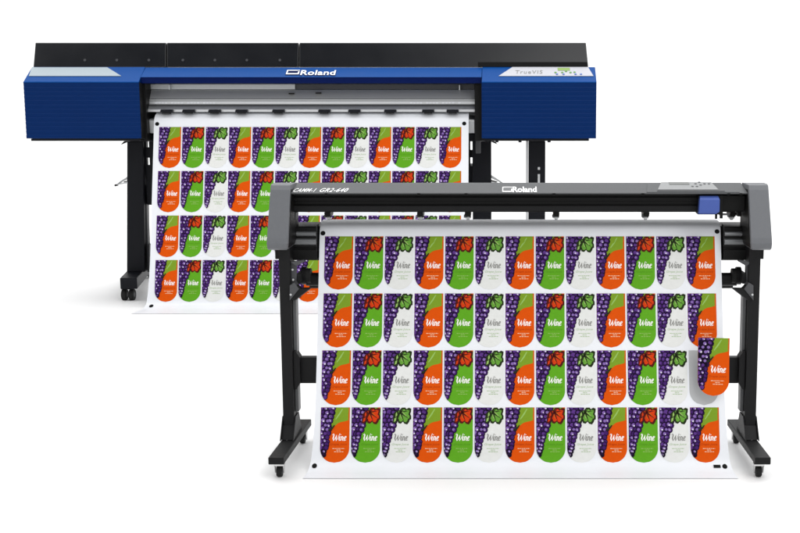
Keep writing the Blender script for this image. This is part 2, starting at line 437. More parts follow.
def mark(sheet, S, px, py, r, bar=False):
    q = S.find(py); p, n = S.pos(q); n = front_normal(n)
    x = X(px, py, p.x); mb = MB()
    # ink dot measured along the sheet
    t = Vector((0, -n.y, n.x)) * min(2.2, 1 / max(.35, abs(n.x) + .32 * abs(n.y)))
    c = Vector((x, p.x + n.x * .003, p.y + n.y * .003))
    if bar: pts =  [c + Vector((sx * r * 1.4, 0, 0)) + t * (sy * r * .62) for sx, sy in ((-1, -1), (1, -1), (1, 1), (-1, 1))]
    else:
        pts = []
        for a in [2 * math.pi * i / 24 for i in range(24)]:
            pp, nn = S.pos(q + math.sin(a) * r * t.length); nn = front_normal(nn)
            pts.append(Vector((x + math.cos(a) * r, pp.x + nn.x * .0015, pp.y + nn.y * .0015)))
    mb.add(pts, [tuple(range(len(pts)))], 'ink_black')
    o = mb.build('registration_mark', sheet)
    bm = bmesh.new(); bm.from_mesh(o.data)
    for f in bm.faces:
        if f.normal.y > 0: f.normal_flip()
    bm.to_mesh(o.data); bm.free()

# ---- front sheet
Yp = 4.80
def straight(a, b, n): return [(a[0] + (b[0] - a[0]) * k / n, a[1] + (b[1] - a[1]) * k / n) for k in range(n + 1)]
pts = [(4.98, Z(219.6, 4.93) - .02), (4.93, Z(219.5, 4.93)), (4.86, Z(221.2, 4.86)), (4.822, Z(225, 4.822))] + straight((4.806, Z(232, 4.806)), (4.5505, Z(457, 4.5505)), 9) + [
       (4.532, Z(465, 4.532)), (4.50, Z(471.5, 4.50)), (4.47, Z(475, 4.47)), (4.44, .0015)]
xl, xr = X(319.7, 240, 4.80), X(720.6, 240, 4.80)
sh1, S1 = build_sheet('printed_vinyl_sheet', pts, (xl + xr) / 2, (xr - xl) / 2, .028, None,
                      'white vinyl sheet of wine labels hanging in front from the grey cutting plotter')
z1 = Yp / (CT + (CY - 240) / F * ST) / F
lay_labels(sh1, S1, X(325.0, 236, 4.80), 30.08 * z1, 28.4 * z1, (236.3, 293.3, 350.3, 407.3), .00006, skip=(2, 12))
for a in ((323.0, 233.2, .0098), (717.0, 231.6, .0098)): mark(sh1, S1, *a)
mark(sh1, S1, 314.5, 466, .0098); mark(sh1, S1, 724.8, 466.6, .0098); mark(sh1, S1, 717.0, 466.6, .0098, True)

# ---- rear sheet
pts = [(8.78, Z(110.5, 8.70) - .06), (8.70, Z(110.5, 8.70)), (8.56, Z(112.2, 8.56)), (8.49, Z(116.5, 8.49))] + straight((8.465, Z(123, 8.465)), (8.172, Z(301, 8.172)), 8) + [
       (8.14, Z(306, 8.14)), (8.06, Z(311.5, 8.06)), (7.94, .002)]
xl2, xr2 = X(153.6, 127, 8.45), X(468.6, 127, 8.45)
sh2, S2 = build_sheet('printed_vinyl_sheet', pts, (xl2 + xr2) / 2, (xr2 - xl2) / 2, .05, None,
                      'white vinyl sheet of wine labels hanging behind from the blue printer')
z2 = 8.45 / (CT + (CY - 127) / F * ST) / F
lay_labels(sh2, S2, X(159.0, 127, 8.45), 23.36 * z2, 22.0 * z2, (127, 171, 215.5, 260), .00010)
mark(sh2, S2, 157.2, 124, .0145); mark(sh2, S2, 464.2, 123.6, .0145); mark(sh2, S2, 151.3, 306, .0145)

# ---- lifted label
root = at(698.2, 337.5, 4.60); zz = (4.60 / (CT + (CY - 337.5) / F * ST)) / F
wl = 31.0 * zz
mb = MB()
for h, m, polys in ART['A']:
    for poly in polys:
        vs = []
        for u, v in poly:
            d = h * .00006 + .0005; yy = -.012 * u + .05 * max(0, .35 - v * .25) * 0 - .018 * (v / LH) ** 2
            vs.append((u * wl, yy - d, -v * wl * .995))
        mb.add(vs, [tuple(range(len(vs)))], m)
me = mesh_only(mb, 'label_sticker', (0, 0, 0))
st = bpy.data.objects.new('label_sticker', me); COL.objects.link(st); st.location = root
tag(st, 'orange wine label peeled off and lifted in front of the sheet at its right edge', 'sticker')
mb = MB()
n_ = 24
for i in range(n_):
    a = LH * i / n_; b = LH * (i + 1) / n_; a0, a1 = halfw(min(a, LH - 1e-6)); b0, b1 = halfw(min(b, LH - 1e-6)); qd = []
    for u, v in ((a0, a), (a1, a), (b1, b), (b0, b)): qd.append((root.x + u * wl, root.y - .012 * u - .018 * (v / LH) ** 2 + .0003, root.z - v * wl * .995))
    mb.add(qd, [(0, 1, 2, 3)], 'paper')
mb.build('adhesive_back', st)

# ================================================================== CUTTER
cut = empty('vinyl_cutter', (X(519, 470, 4.7), 4.7, 0), 'grey and black cutting plotter on a wheeled stand, nearest the camera', 'cutting plotter')
def caster(parent, x, y, zt, dia, th, metal='chrome', twin=False):
    c = MB(); r = dia / 2
    c.cyl((x, y, zt), (x, y, zt - (zt - dia) * .55), th * .45, metal, 12)
    c.box(x - th * .95, x + th * .95, y - r * .7, y + r * .6, dia * 1.0 - .0, dia * 1.0 + (zt - dia) * .45, metal)
    for s_ in (-1, 1):
        if not twin: c.prism([(y - r * .75, dia), (y + r * .6, dia), (y + r * .35, r * .8), (y - r * .05, r * .6), (y - r * .3, r * .8)], x + s_ * th * .72, x + s_ * th * .90, metal)
    cc = c.build('caster', parent, .0008, org=(x, y, zt))
    spans = [(x - th * .5, x + th * .5)] if not twin else [(x - th * .95, x - th * .22), (x + th * .22, x + th * .95)]
    for a, b in spans:
        t = MB(); n = 28
        t.cyl((a + (b - a) * .15, y, r), (b - (b - a) * .15, y, r), r, 'rubber', n)
        t.cyl((a, y, r), (a + (b - a) * .15, y, r), r * .9, 'rubber', n, r)
        t.cyl((b - (b - a) * .15, y, r), (b, y, r), r, 'rubber', n, r * .9)
        t.cyl((a - .001, y, r), (b + .001, y, r), r * .42, 'dgrey', 16)
        t.build('wheel', cc, smooth=True)
    return cc

zt_foot, zb_foot = Z(457.6, 4.42), Z(464.7, 4.42)
for sgn, fx0, fx1, bx0, bx1, sx in ((-1, 268, 283.6, 299, 309.8, 0), (1, 755.2, 771, 729.0, 739.6, 1)):
    f = MB()
    a0, a1 = X(fx0, 457.6, 4.42), X(fx1, 457.6, 4.42)
    wd = a1 - a0; yb = 4.97
    b0, b1 = X(bx0, 419, yb), X(bx1, 419, yb); bc = (b0 + b1) / 2; b0, b1 = bc - wd / 2, bc + wd / 2
    f.hexa([(a0, 4.42, zb_foot), (a1, 4.42, zb_foot), (b1, yb, zb_foot), (b0, yb, zb_foot), (a0, 4.42, zt_foot), (a1, 4.42, zt_foot), (b1, yb, zt_foot), (b0, yb, zt_foot)], 'black')
    f.build('foot', cut, .003)
    ac = (a0 + a1) / 2
    caster(cut, ac + (.004 if sgn < 0 else -.006), 4.47, zb_foot, .046, .021)
    caster(cut, bc, 4.92, zb_foot, .046, .021)
    # post
    if sgn < 0: px0, px1 = 279.7, 291.0
    else: px0, px1 = 748.0, 759.6
    yf, yk = 4.69, 4.775
    p0, p1 = X(px0, 300, yf), X(px1, 300, yf)
    tp = Z(246, yf)
    p = MB(); p.box(p0, p1, yf, yk, zt_foot + .001, tp, 'black'); post = p.build('post', cut, .003)
    # inner channel strip beside the post
    ix0, ix1 = (p1 + .001, p1 + .014) if sgn < 0 else (p0 - .014, p0 - .001)
    q = MB(); q.box(ix0, ix1, yf + .03, yk - .006, zt_foot + .10, Z(292, yf), 'dgrey2'); q.build('cable_channel', post, .001)
    # gusset at the foot
    g = MB(); gi = p1 if sgn < 0 else p0; go = p0 if sgn < 0 else p1
    for xx, s_ in ((gi, 1 if sgn < 0 else -1), (go, -1 if sgn < 0 else 1)):
        g.prism([(yf - .055, zt_foot + .001), (yk + .05, zt_foot + .001), (yk, zt_foot + .085), (yf + .01, zt_foot + .085)], xx + s_ * .001, xx + s_ * .005, 'black')
    g.slab([(p0 - .001, yf - .04, zt_foot + .002), (p1 + .001, yf - .04, zt_foot + .002), (p1 + .001, yf - .003, zt_foot + .05), (p0 - .001, yf - .003, zt_foot + .05)], (0, .003, .002), 'black')
    gg = g.build('gusset', cut, .001)
    b = MB(); bx = X(287.5 if sgn < 0 else 751.0, 439, yf - .02)
    b.cyl((bx, yf - .028, Z(438.8, yf - .02)), (bx, yf - .036, Z(438.8, yf - .02) + .004), .0045, 'white', 12); b.build('bolt', gg)
    # crossbar flange
    fx = p1 if sgn < 0 else p0; s_ = 1 if sgn < 0 else -1
    fl_ = MB(); zA, zB, zC, zD = Z(351.5, yf), Z(358, yf), Z(384, yf), Z(390.5, yf)
    fl_.slab([(fx + s_ * .001, yf + .012, zA), (fx + s_ * .010, yf + .012, zA - .002), (fx + s_ * .026, yf + .012, zB), (fx + s_ * .026, yf + .012, zC), (fx + s_ * .010, yf + .012, zD + .002), (fx + s_ * .001, yf + .012, zD)], (0, .05, 0), 'black')
    fl_.build('crossbar_flange', cut, .001)
    # media bracket
    br = MB(); y0 = yf + .02
    if sgn < 0: P = lambda x, y: at(x, y, y0)
    else: P = lambda x, y: at(1043.0 - x, y, y0)    # mirrored about the machine's middle
    br.slab([P(289.5, 261), P(297, 261), P(297, 270), P(296.3, 281), P(303.5, 290.8), P(309, 287.4), P(311, 288.6), P(296, 300.2), P(290, 300.2)], (0, .004, 0), 'dgrey')
    br.slab([P(295, 281.5), P(302, 287.5), P(311, 287.2), P(296, 299.2), P(291.5, 298)], (0, -.03, 0), 'black')
    br.slab([P(291.5, 261.5), P(304, 259.4), P(306, 260.6), P(297.5, 265.5)], (0, -.018, 0), 'dgrey')
    br.slab([P(291.3, 284), P(296, 281.2), P(300.5, 287.6), P(291.3, 299)], (0, -.036, 0), 'dgrey')
    bk = br.build('roll_bracket', cut, .0012)
    for (ux, uy, yo) in ((292.8, 269.5, -.002), (293.5, 279.5, -.004), (292.6, 293, -.038)):
        t = MB(); c = P(ux, uy); t.cyl((c.x, y0 + yo, c.z), (c.x, y0 + yo - .004, c.z), .0042, 'silverm', 10); t.build('screw', bk)
    h = MB(); c0 = P(298.2, 279); c1 = P(303.0, 279)
    h.cyl((c0.x, y0 + .09, c0.z), (c1.x, y0 + .09, c1.z), .036, 'black', 22); h.cyl((c1.x, y0 + .09, c1.z), (P(307.5, 279).x, y0 + .09, c1.z), .030, 'rubber', 22)
    h.box(c0.x - .008, c0.x + .008, y0 + .004, y0 + .09, c0.z - .02, c0.z + .02, 'black')
    h.build('roll_holder', cut, smooth=True)

pl, pr = X(296.5, 370, 4.70), X(746.8, 370, 4.70)
c = MB(); c.box(pl, pr, 4.73, 4.77, Z(358, 4.72), Z(384, 4.72), 'black'); c.build('crossbar', cut, .003)
c = MB(); c.cyl((X(303, 279, 4.74), 4.82, Z(279.2, 4.82)), (X(740, 279, 4.74), 4.82, Z(279.2, 4.82)), .027, 'black', 24); 
c.cyl((X(303, 279, 4.74), 4.90, Z(284, 4.90)), (X(740, 279, 4.74), 4.90, Z(284, 4.90)), .018, 'rubber', 20)
c.build('media_roller', cut, smooth=True)

# body of the plotter
xL, xR = X(288.0, 225, 4.82) - .01, X(750.0, 225, 4.82) + .01
ap = MB()
ap.prism([(4.812, Z(247.2, 4.812)), (4.815, Z(260.3, 4.815)), (4.98, Z(260.3, 4.815)), (4.98, Z(247, 4.812))], xL - .03, xR + .03, 'rail')
# platen with ribs
ap2 = MB()
Zt = Z(220.3, 4.92)
ap2.prism([(4.90, Zt - .010), (4.87, Z(222.2, 4.87) - .010), (4.842, Z(226.2, 4.842)), (4.825, Z(230.8, 4.825)), (4.818, Z(247.1, 4.812)), (4.95, Z(247.1, 4.812)), (4.95, Zt - .010)], xL, xR, 'rail')
# keep the platen behind the sheet
ap.build('lower_apron', cut, .002); pla = ap2.build('platen', cut, .002)
for x0, x1 in ((X(286.5, 240, 4.76), X(316.4, 240, 4.76)), (X(724.2, 240, 4.76), X(752.5, 240, 4.76))):
    t = MB(); yy = 4.762
    t.prism([(yy + .03, Z(224.6, 4.79)), (yy + .004, Z(226.5, yy)), (yy, Z(228, yy)), (yy, Z(247.3, yy)), (yy + .006, Z(247.8, yy)), (yy + .006, Z(249.2, yy)), (yy, Z(249.6, yy)), (yy, Z(260.2, yy)), (4.83, Z(260.2, yy)), (4.83, Z(224.6, 4.79))], x0, x1, 'rail')
    t.build('platen_end', cut, .0015)
for (a, b, m_) in ((231.4, 236.2, 'silvert'), (238.6, 245.0, 'silvert')):
    for x0, x1 in ((X(286.6, 240, 4.76), X(316.2, 240, 4.76)), (X(724.4, 240, 4.76), X(752.4, 240, 4.76))):
        t = MB(); yy = 4.760; za, zb_ = Z(a, yy), Z(b, yy)
        t.prism([(yy, za), (yy - .009, za - .004), (yy - .012, (za + zb_) / 2), (yy - .009, zb_ + .004), (yy, zb_)], x0, x1, m_); t.build('trim_strip', pla)
# rail
lx0, lx1 = X(290.5, 190, 4.68), X(747.3, 190, 4.68)
r = MB(); yA = 4.715
def zq(p): return Z(p, yA)
r.prism([(yA + .012, zq(194)), (yA + .012, zq(197)), (yA + .006, zq(197.4)), (yA + .006, zq(201.3)), (yA + .009, zq(201.6)), (yA + .009, zq(204.8)), (yA, zq(205.3)), (yA, zq(211.6)), (yA + .004, zq(212.2)), (yA + .11, zq(212.2)), (yA + .11, zq(194))], lx0 - .002, lx1 + .002, 'rail')
rail = r.build('guide_rail', cut, .0015)
t = MB(); t.box(lx0, lx1, yA - .003, yA - .0005, zq(210.9), zq(206.0), 'black'); t.build('rail_strip', rail, .0008)
# lid
lid = MB(); yl = 4.665
zl0, zl1, zl2 = Z(194.3, yl), Z(192.9, yl), Z(183.0, 4.80)
lid.prism([(yl + .004, zl0), (yl, zl0 + .003), (yl, zl1), (4.79, zl2 - .004), (4.815, zl2), (4.86, zl2 - .006), (4.96, zl2 - .04), (4.96, zl0 - .02), (4.84, zl0)], lx0, lx1, 'greyl')
lido = lid.build('lid', cut, .003)
def lidp(px, f):    # point on the sloping top of the lid: f=0 lower edge, 1 upper edge
    y = yl + (4.79 - yl) * f; z = zl1 + (zl2 - .004 - zl1) * f
    return Vector((X(px, 187, yl + .06), y, z))
nl = (lidp(400, 0) - lidp(300, 0)).cross(lidp(300, 1) - lidp(300, 0)).normalized()
t = MB()
put_text(t, 'CAMM-1', lidp(295.2, .05), lidp(317.0, .05), lidp(295.2, .46), 'white', .005, .35, .002, 1.1)
put_text(t, 'GR2-640', lidp(321.2, .05), lidp(349.0, .05), lidp(321.2, .48), 'white', .01, .35, .002, 1.1)
t.build('model_lettering', lido)
t = MB()
emblem(t, lidp(502.3, -.02), lidp(512.2, -.02), lidp(502.3, .64), 'white', 'grey2', .002)
put_text(t, 'Roland', lidp(512.6, .02), lidp(536.6, .02), lidp(512.6, .66), 'white', .03, 0, .002)
t.build('maker_logo', lido)
# raised control panel on the lid
t = MB()
def lslab(mb, quad, h, m, base=0.): 
    pp = [lidp(x, f) + nl * base for x, f in quad]; mb.slab(pp, nl * h, m)
lslab(t, [(645, .02), (737, .02), (733, .99), (649, .99)], .003, 'greyl')
lslab(t, [(655.5, -.05 + .12), (723, .07), (720.5, .14), (657, .14)], .0035, 'dgrey', .002)
cp = MB(); lslab(cp, [(656.5, .18), (717, .18), (714, 1.03), (663, 1.03)], .008, 'grey2')
cpo = cp.build('control_panel', cut, .002)
t.build('panel_recess', cpo, .001)
t = MB(); lslab(t, [(670.5, .72), (690.5, .72), (690.5, .98), (670.5, .98)], .0015, 'lcdg', .0082); t.build('screen', cpo)
for bx, bf in ((697, .80), (701.5, .66), (701.5, .98), (706, .80), (710.5, .80), (697, .50), (692.5, .50)):
    t = MB(); c_ = lidp(bx, bf); t.cyl(c_ + nl * .009, c_ + nl * .0105, .0052, 'grey', 12); t.build('button', cpo, .0005)
# small hinge notches on the lower lid edge
for px in (326, 418.5, 466, 554, 643, 729, 741):
    t = MB(); t.box(X(px - 1.4, 194, 4.66), X(px + 1.4, 194, 4.66), yl - .0015, yl + .01, Z(195.2, yl), Z(193.3, yl), 'rail'); t.build('lid_clip', lido)
t = MB(); c_ = lidp(292.6, .42); t.cyl(c_ - nl * .002, c_ + nl * .0015, .0035, 'rail', 12); t.build('screw', lido)
t = MB(); c_ = lidp(745.6, .42); t.cyl(c_ - nl * .002, c_ + nl * .0015, .0035, 'rail', 12); t.build('screw', lido)
# end caps
for sgn in (-1, 1):
    mir = (lambda x: x) if sgn < 0 else (lambda x: 1038.9 - x)
    secs = []
    for py, xo, xi, yf in ((250.0, 268.3, 286.6, 4.612), (248.6, 267.2, 287.2, 4.592), (243.6, 266.6, 287.7, 4.578), (238, 266.9, 287.9, 4.582), (190, 270.2, 289.9, 4.648), (185.2, 270.6, 290.3, 4.662), (183.9, 271.4, 290.0, 4.69)):
        a, b = sorted((X(mir(xo), py, yf), X(mir(xi), py, yf))); secs.append((Z(py, yf), a, b, yf, 4.80 if py > 184 else 4.755))
    e = MB(); e.loft(secs, 'grey'); e.build('end_cap', cut, .0025)
    # black inner cheek
    fs2 = []
    for z_, a, b, yf, yk_ in secs[1:5]:
        inn = b if sgn < 0 else a; q_ = .0018 if sgn < 0 else -.0018
        a2, b2 = sorted((inn - q_ * 8, inn + q_)); fs2.append((min(z_, Z(189.5, 4.66)), a2, b2, yf + .022, 4.802))
    e = MB(); e.loft(fs2, 'rail'); e.build('side_frame', cut)
    a, b = sorted((X(mir(274.5), 255, 4.69), X(mir(287.5), 255, 4.69)))
    e = MB(); e.box(a, b, 4.70, 4.90, Z(259.5, 4.69), Z(249, 4.69), 'black'); e.build('stand_mount', cut, .002)
e = MB(); e.box(X(288.3, 216, 4.73), X(295.8, 216, 4.73), 4.735, 4.79, Z(219.8, 4.735), Z(212.4, 4.735), 'dgrey'); 
e.box(X(288.3, 222, 4.74), X(295.8, 222, 4.74), 4.75, 4.80, Z(226, 4.75), Z(219.7, 4.75), 'rail'); e.build('sensor_block', cut, .002)
# pinch rollers
def pinch(px, wpx=6.0):
    a, b = X(px - wpx / 2, 215, 4.78), X(px + wpx / 2, 215, 4.78); wd = b - a
    e = MB(); e.prism([(4.75, Z(211.8, 4.78)), (4.765, Z(216.2, 4.78)), (4.83, Z(216.2, 4.78)), (4.85, Z(211.5, 4.78))], a, b, 'rail')
    e.box(a - .004, a + .004, 4.762, 4.80, Z(217.3, 4.78), Z(214.8, 4.78), 'dgrey')
    o = e.build('pinch_roller', cut, .001)
    w_ = MB(); w_.cyl((a + wd * .25, 4.79, Z(217.6, 4.79)), (b - wd * .25, 4.79, Z(217.6, 4.79)), .0095, 'silverd', 18); w_.cyl((a, 4.79, Z(217.6, 4.79)), (b, 4.79, Z(217.6, 4.79)), .0045, 'chrome', 10)
    w_.build('roller_wheel', o, smooth=True)
for px in (328.3, 420.6, 468.0, 556.2, 645.8, 732.0): pinch(px)
e = MB(); e.box(X(737.5, 215, 4.76), X(741.2, 215, 4.76), 4.755, 4.80, Z(216.6, 4.755), Z(211.8, 4.755), 'rail'); e.build('rail_stop', cut, .001)
# carriage
e = MB(); ya = 4.655
e.box(X(697.6, 204, 4.70), X(722.5, 204, 4.70), 4.685, 4.75, Z(214.6, 4.685), Z(195.2, 4.685), 'rail')
e.box(X(722, 204, 4.70), X(745, 204, 4.70), 4.700, 4.74, Z(210.5, 4.70), Z(195.6, 4.70), 'rail')
cr = e.build('tool_carriage', cut, .0015)
e = MB(); a, b = X(699.5, 204, ya), X(719.8, 204, ya)
e.loft([(Z(214.1, ya), a - .003, b - .012, ya + .004, 4.684), (Z(211.8, ya), a - .001, b, ya, 4.684), (Z(199.8, ya), a + .001, b, ya, 4.684), (Z(198.2, ya), a + .003, b - .002, ya + .006, 4.684), (Z(195.9, ya + .02), a + .004, b - .003, ya + .022, 4.684)], 'carriage')
e.build('carriage_cover', cr, .0015)
e = MB()
for (x0, y0, dz) in ((716.2, 217.5, .007), (721.3, 217.0, .009)):
    e.cyl((X(x0, 213, 4.70), 4.70, Z(213, 4.70)), (X(x0, 213, 4.70), 4.70, Z(y0 + 1.4, 4.70)), dz * .7, 'rail', 12)
e.box(X(719, 214, 4.70), X(729, 214, 4.70), 4.695, 4.70, Z(215.3, 4.70), Z(213.2, 4.70), 'dgrey')
e.build('blade_holder', cr, smooth=True)

# ================================================================== PRINTER
YB = 8.375
prn = empty('wide_format_printer', (X(311, 290, 8.8), 8.8, 0), 'large blue and black inkjet printer on a black stand, behind and to the left', 'printer')
xc2 = 310.0
def zb(py, y=YB): return Z(py, y)
ZB0, ZB1, YS = zb(138.6), zb(82.2), 8.54
ZS = Z(67.6, YS)
def bev(px, f):     # point on the sloping upper face: f=0 front edge, 1 rear edge; px read at the front edge row
    y = YB + (YS - YB) * f; z = ZB1 + (ZS - ZB1) * f
    return Vector((X(px, 82 - 14.5 * f, y), y, z))
nb = (bev(300, 0) - bev(200, 0)).cross(Vector((0, YS - YB, ZS - ZB1))).normalized()
def cabinet(x0, x1):
    prof = [(YB, ZB1)]; n = 13; hgt = (ZB1 - ZB0)
    for i in range(n):      # lapped horizontal ribs
        a = ZB1 - hgt * (i / n) - .004; b = ZB1 - hgt * ((i + 1) / n)
        if i: prof += [(YB + .0035, a + .0015), (YB + .0, a - .004)]
    prof += [(YB, ZB0 + .004), (YB + .006, ZB0), (9.15, ZB0), (9.15, ZS - .01), (YS + .06, ZS)]
    prof += [(YS, ZS)]
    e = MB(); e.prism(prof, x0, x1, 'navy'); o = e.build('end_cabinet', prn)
    side = 1 if x0 < -2 else -1; xi = x1 if side > 0 else x0
    e = MB(); e.box(xi - side * .02, xi + side * .0015, YB + .004, 9.1, ZB0 - .004, ZB1 - .003, 'rail'); e.build('inner_panel', o)
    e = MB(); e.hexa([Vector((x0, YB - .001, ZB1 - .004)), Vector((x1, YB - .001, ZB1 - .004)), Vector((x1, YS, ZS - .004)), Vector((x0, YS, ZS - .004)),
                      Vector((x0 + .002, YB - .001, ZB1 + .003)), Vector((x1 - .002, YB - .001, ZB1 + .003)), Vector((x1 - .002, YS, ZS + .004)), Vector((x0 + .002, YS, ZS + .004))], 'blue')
    e.build('lit_upper_bevel', o, .002)  # bevel face laid over in the lit tone of the cabinet blue
    return o
xa0, xa1 = X(23.2, 82, YB), X(138.8, 82, YB)
xb0, xb1 = X(481.6, 82, YB), X(596.6, 82, YB)
cabL = cabinet(xa0, xa1); cabR = cabinet(xb0, xb1)
e = MB(); e.slab([bev(p, f) + nb * .0045 for p, f in ((29.0, .36), (121.5, .36), (107.5, .96), (32.0, .96))], nb * .003, 'strip'); e.build('pale_stripe', cabL, .001)
e = MB(); e.slab([bev(p, f) + nb * .0045 for p, f in ((498.5, .36), (593.5, .36), (588.0, .98), (512.5, .98))], nb * .003, 'film'); cp = e.build('control_panel', cabR, .001)
e = MB(); e.slab([bev(p, f) + nb * .0077 for p, f in ((557.8, .72), (570, .72), (569.6, .9), (557.5, .9))], nb * .002, 'lcd'); e.build('screen', cp)
for p, f in ((555.5, .58), (557, .46), (562.2, .58), (563.5, .46), (566, .66), (570.5, .58), (574.5, .6), (575.5, .46), (581, .46)):
    c_ = bev(p, f) + nb * .0075; e = MB(); e.cyl(c_, c_ + nb * .004, .008, 'btng' if f > .55 else 'btn', 10); e.build('button', cp)
e = MB(); put_text(e, 'TrueVIS', bev(515.5, .50) + nb * .008, bev(542.5, .50) + nb * .008, bev(515.5, .74) + nb * .008, 'ink_grey', .0, .1, .001, 1.2); e.build('lettering', cp)
# front beam
yb1 = 8.41
x0, x1 = xa1 + .001, xb0 - .001
e = MB(); zA, zB_ = Z(77.3, yb1), Z(67.6, YS)
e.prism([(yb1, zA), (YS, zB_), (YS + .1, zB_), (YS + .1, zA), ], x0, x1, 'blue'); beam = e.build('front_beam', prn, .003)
e = MB(); e.prism([(yb1 + .004, zA - .001), (yb1 + .010, Z(83.4, yb1)), (YS, Z(83.4, yb1)), (YS, zA - .001)], x0, x1, 'ndark'); e.build('beam_trim', prn, .003)
def bmp(px, f):
    y = yb1 + (YS - yb1) * f; z = zA + (zB_ - zA) * f; return Vector((X(px, 72, 8.40), y, z))
e = MB()
emblem(e, bmp(284.6, .20), bmp(297.6, .20), bmp(284.6, .70), 'white', 'ndark', .004)
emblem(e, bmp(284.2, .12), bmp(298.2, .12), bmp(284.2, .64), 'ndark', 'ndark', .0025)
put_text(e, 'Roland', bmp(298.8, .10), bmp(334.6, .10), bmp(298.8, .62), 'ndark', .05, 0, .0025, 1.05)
put_text(e, 'Roland', bmp(299.2, .18), bmp(334.2, .18), bmp(299.2, .68), 'white', .02, 0, .004, 1.05)
e.build('maker_logo', beam)
# top cover in three panels
yc0, yc1 = YS + .012, YS + .075
zc0, zc1 = Z(67.3, YS), Z(42.7, yc1)
xs = [X(32.0, 67, YS), X(165.8, 67, YS), X(298.5, 67, YS), X(589, 67, YS)]
def covx(px): return X(px, 67, YS)
tops = [X(34.8, 43, yc1), X(166.4, 43, yc1), X(299, 43, yc1), X(586.5, 43, yc1)]
for i in range(3):
    g = .004; a, b, c_, d = xs[i] + g, xs[i + 1] - g, tops[i] + g, tops[i + 1] - g
    e = MB(); e.hexa([(a, yc0, zc0), (b, yc0, zc0), (b, 9.10, zc0), (a, 9.10, zc0), (c_, yc1, zc1), (d, yc1, zc1), (d, 9.0, zc1 - .03), (c_, 9.0, zc1 - .03)], 'cover')
    cv = e.build('top_cover', prn, .004)
    for px in ((85, 117, 149), (183, 215, 247, 280), ())[i]:
        t = MB(); c2 = Vector((X(px, 60, yc0 + .02), yc0 + .017, Z(60.2, yc0 + .018))); t.cyl(c2 + Vector((0, .004, 0)), c2 - Vector((0, .004, 0)), .009, 'dgrey', 12); t.build('screw', cv)
e = MB(); a, b = X(478.0, 64, YS), X(587.6, 64, YS)
e.box(a, b, YS - .004, yc0 + .03, Z(67.2, YS), Z(62.0, YS), 'rail'); e.build('cover_lip', prn, .003)
# thin underside rails of the cabinets
for a, b in ((31, 139.5), (482, 589)):
    e = MB(); e.box(X(a, 140, YB + .02), X(b, 140, YB + .02), YB + .02, 9.0, Z(141.0, YB + .02), Z(138.7, YB + .02) , 'bluk'); e.build('cabinet_base', prn, .002)
for px in (487, 497, 520, 549):
    e = MB(); e.cyl((X(px, 141, YB + .08), YB + .06, Z(140.5, YB + .06)), (X(px, 141, YB + .08), YB + .06, Z(142.4, YB + .06)), .012, 'bluk', 10); e.build('base_screw', prn)
# print bay
yi = 8.60
def bay(name, px0, px1, p0, p1, y, m, dep=.02, par=None, bev_=.001):
    e = MB(); e.box(X(px0, p0, y), X(px1, p0, y), y, y + dep, Z(p1, y), Z(p0, y), m); return e.build(name, par or prn, bev_)
bay('bay_back', 139, 481, 77, 134, 8.7100, 'silverd', .02)
bay('inner_side', 138.2, 145.0, 82, 141, 8.4600, 'rail', .25)
bay('inner_side', 474.6, 481.9, 82, 141, 8.4600, 'rail', .25)
bay('bay_panel', 146, 294.8, 84.2, 89.4, 8.5900, 'silverm', .03)
bay('bay_panel', 295.4, 474.4, 84.2, 89.4, 8.6050, 'dgrey', .03)
e = MB(); e.prism([(8.6000, Z(89.8, 8.6000)), (8.5500, Z(98.8, 8.5500)), (8.6700, Z(98.8, 8.5500)), (8.6700, Z(89.8, 8.6000))], X(145.2, 95, 8.6), X(475, 95, 8.6), 'silverm'); e.build('carriage_cover', prn, .002)
bay('scale_rail', 145.2, 475, 99.2, 101.0, 8.5450, 'silverd', .02)
bay('scale_rail', 145.2, 475, 101.2, 104.4, 8.5400, 'silver', .02)
rr = bay('guide_rail', 145.2, 475, 104.7, 106.0, 8.5300, 'dgrey', .03)
e = MB(); random.seed(9)
for k in range(36):
    a = 155 + k * 3.2 if k < 20 else 410 + (k - 20) * 3.2
    if k % 5 == 4: continue
    e.box(X(a, 103, 8.5370), X(a + 2.6, 103, 8.5370), 8.5375, 8.5390, Z(103.6, 8.5370), Z(102.4, 8.5370), 'paper')
e.build('rail_scale', rr)
e = MB(); e.prism([(8.5250, Z(106.3, 8.5250)), (8.5000, Z(109.6, 8.5000)), (8.5000, Z(112.0, 8.5000)), (8.5700, Z(112.0, 8.5000)), (8.5700, Z(106.3, 8.5250))], X(145.2, 108, 8.5100), X(475, 108, 8.5100), 'silver'); e.build('media_clamp', prn, .002)
for px, l in ((169.3, 84.6), (291, 93.0), (318, 92.5), (459.5, 85.0)):
    t = MB(); t.box(X(px - (.5 if l < 90 else 2.6), 90, 8.5500), X(px + (.5 if l < 90 else 2.6), 90, 8.5500), 8.5500, 8.5560 + .04, Z(l + (5.2 if l < 90 else 1.2), 8.5500), Z(l, 8.5500), 'silver' if l < 90 else 'rail'); t.build('clip', prn, .001)
for px in (166, 188, 214, 241, 278, 324, 354, 390, 428, 452.5):
    yq = 8.462; t = MB()
    t.prism([(yq, Z(112.6, yq)), (yq, Z(110.9, yq)), (yq + .02, Z(109.6, yq)), (yq + .05, Z(109.6, yq)), (yq + .05, Z(112.6, yq))], X(px - 6, 111, yq), X(px + 6, 111, yq), 'bluk')
    o = t.build('pinch_roller', prn, .003)
    t = MB(); t.cyl((X(px - 4, 112, yq + .02), yq + .022, Z(112.6, yq)), (X(px + 4, 112, yq), yq + .022, Z(112.6, yq)), .008, 'rubber', 14); t.build('roller_wheel', o)
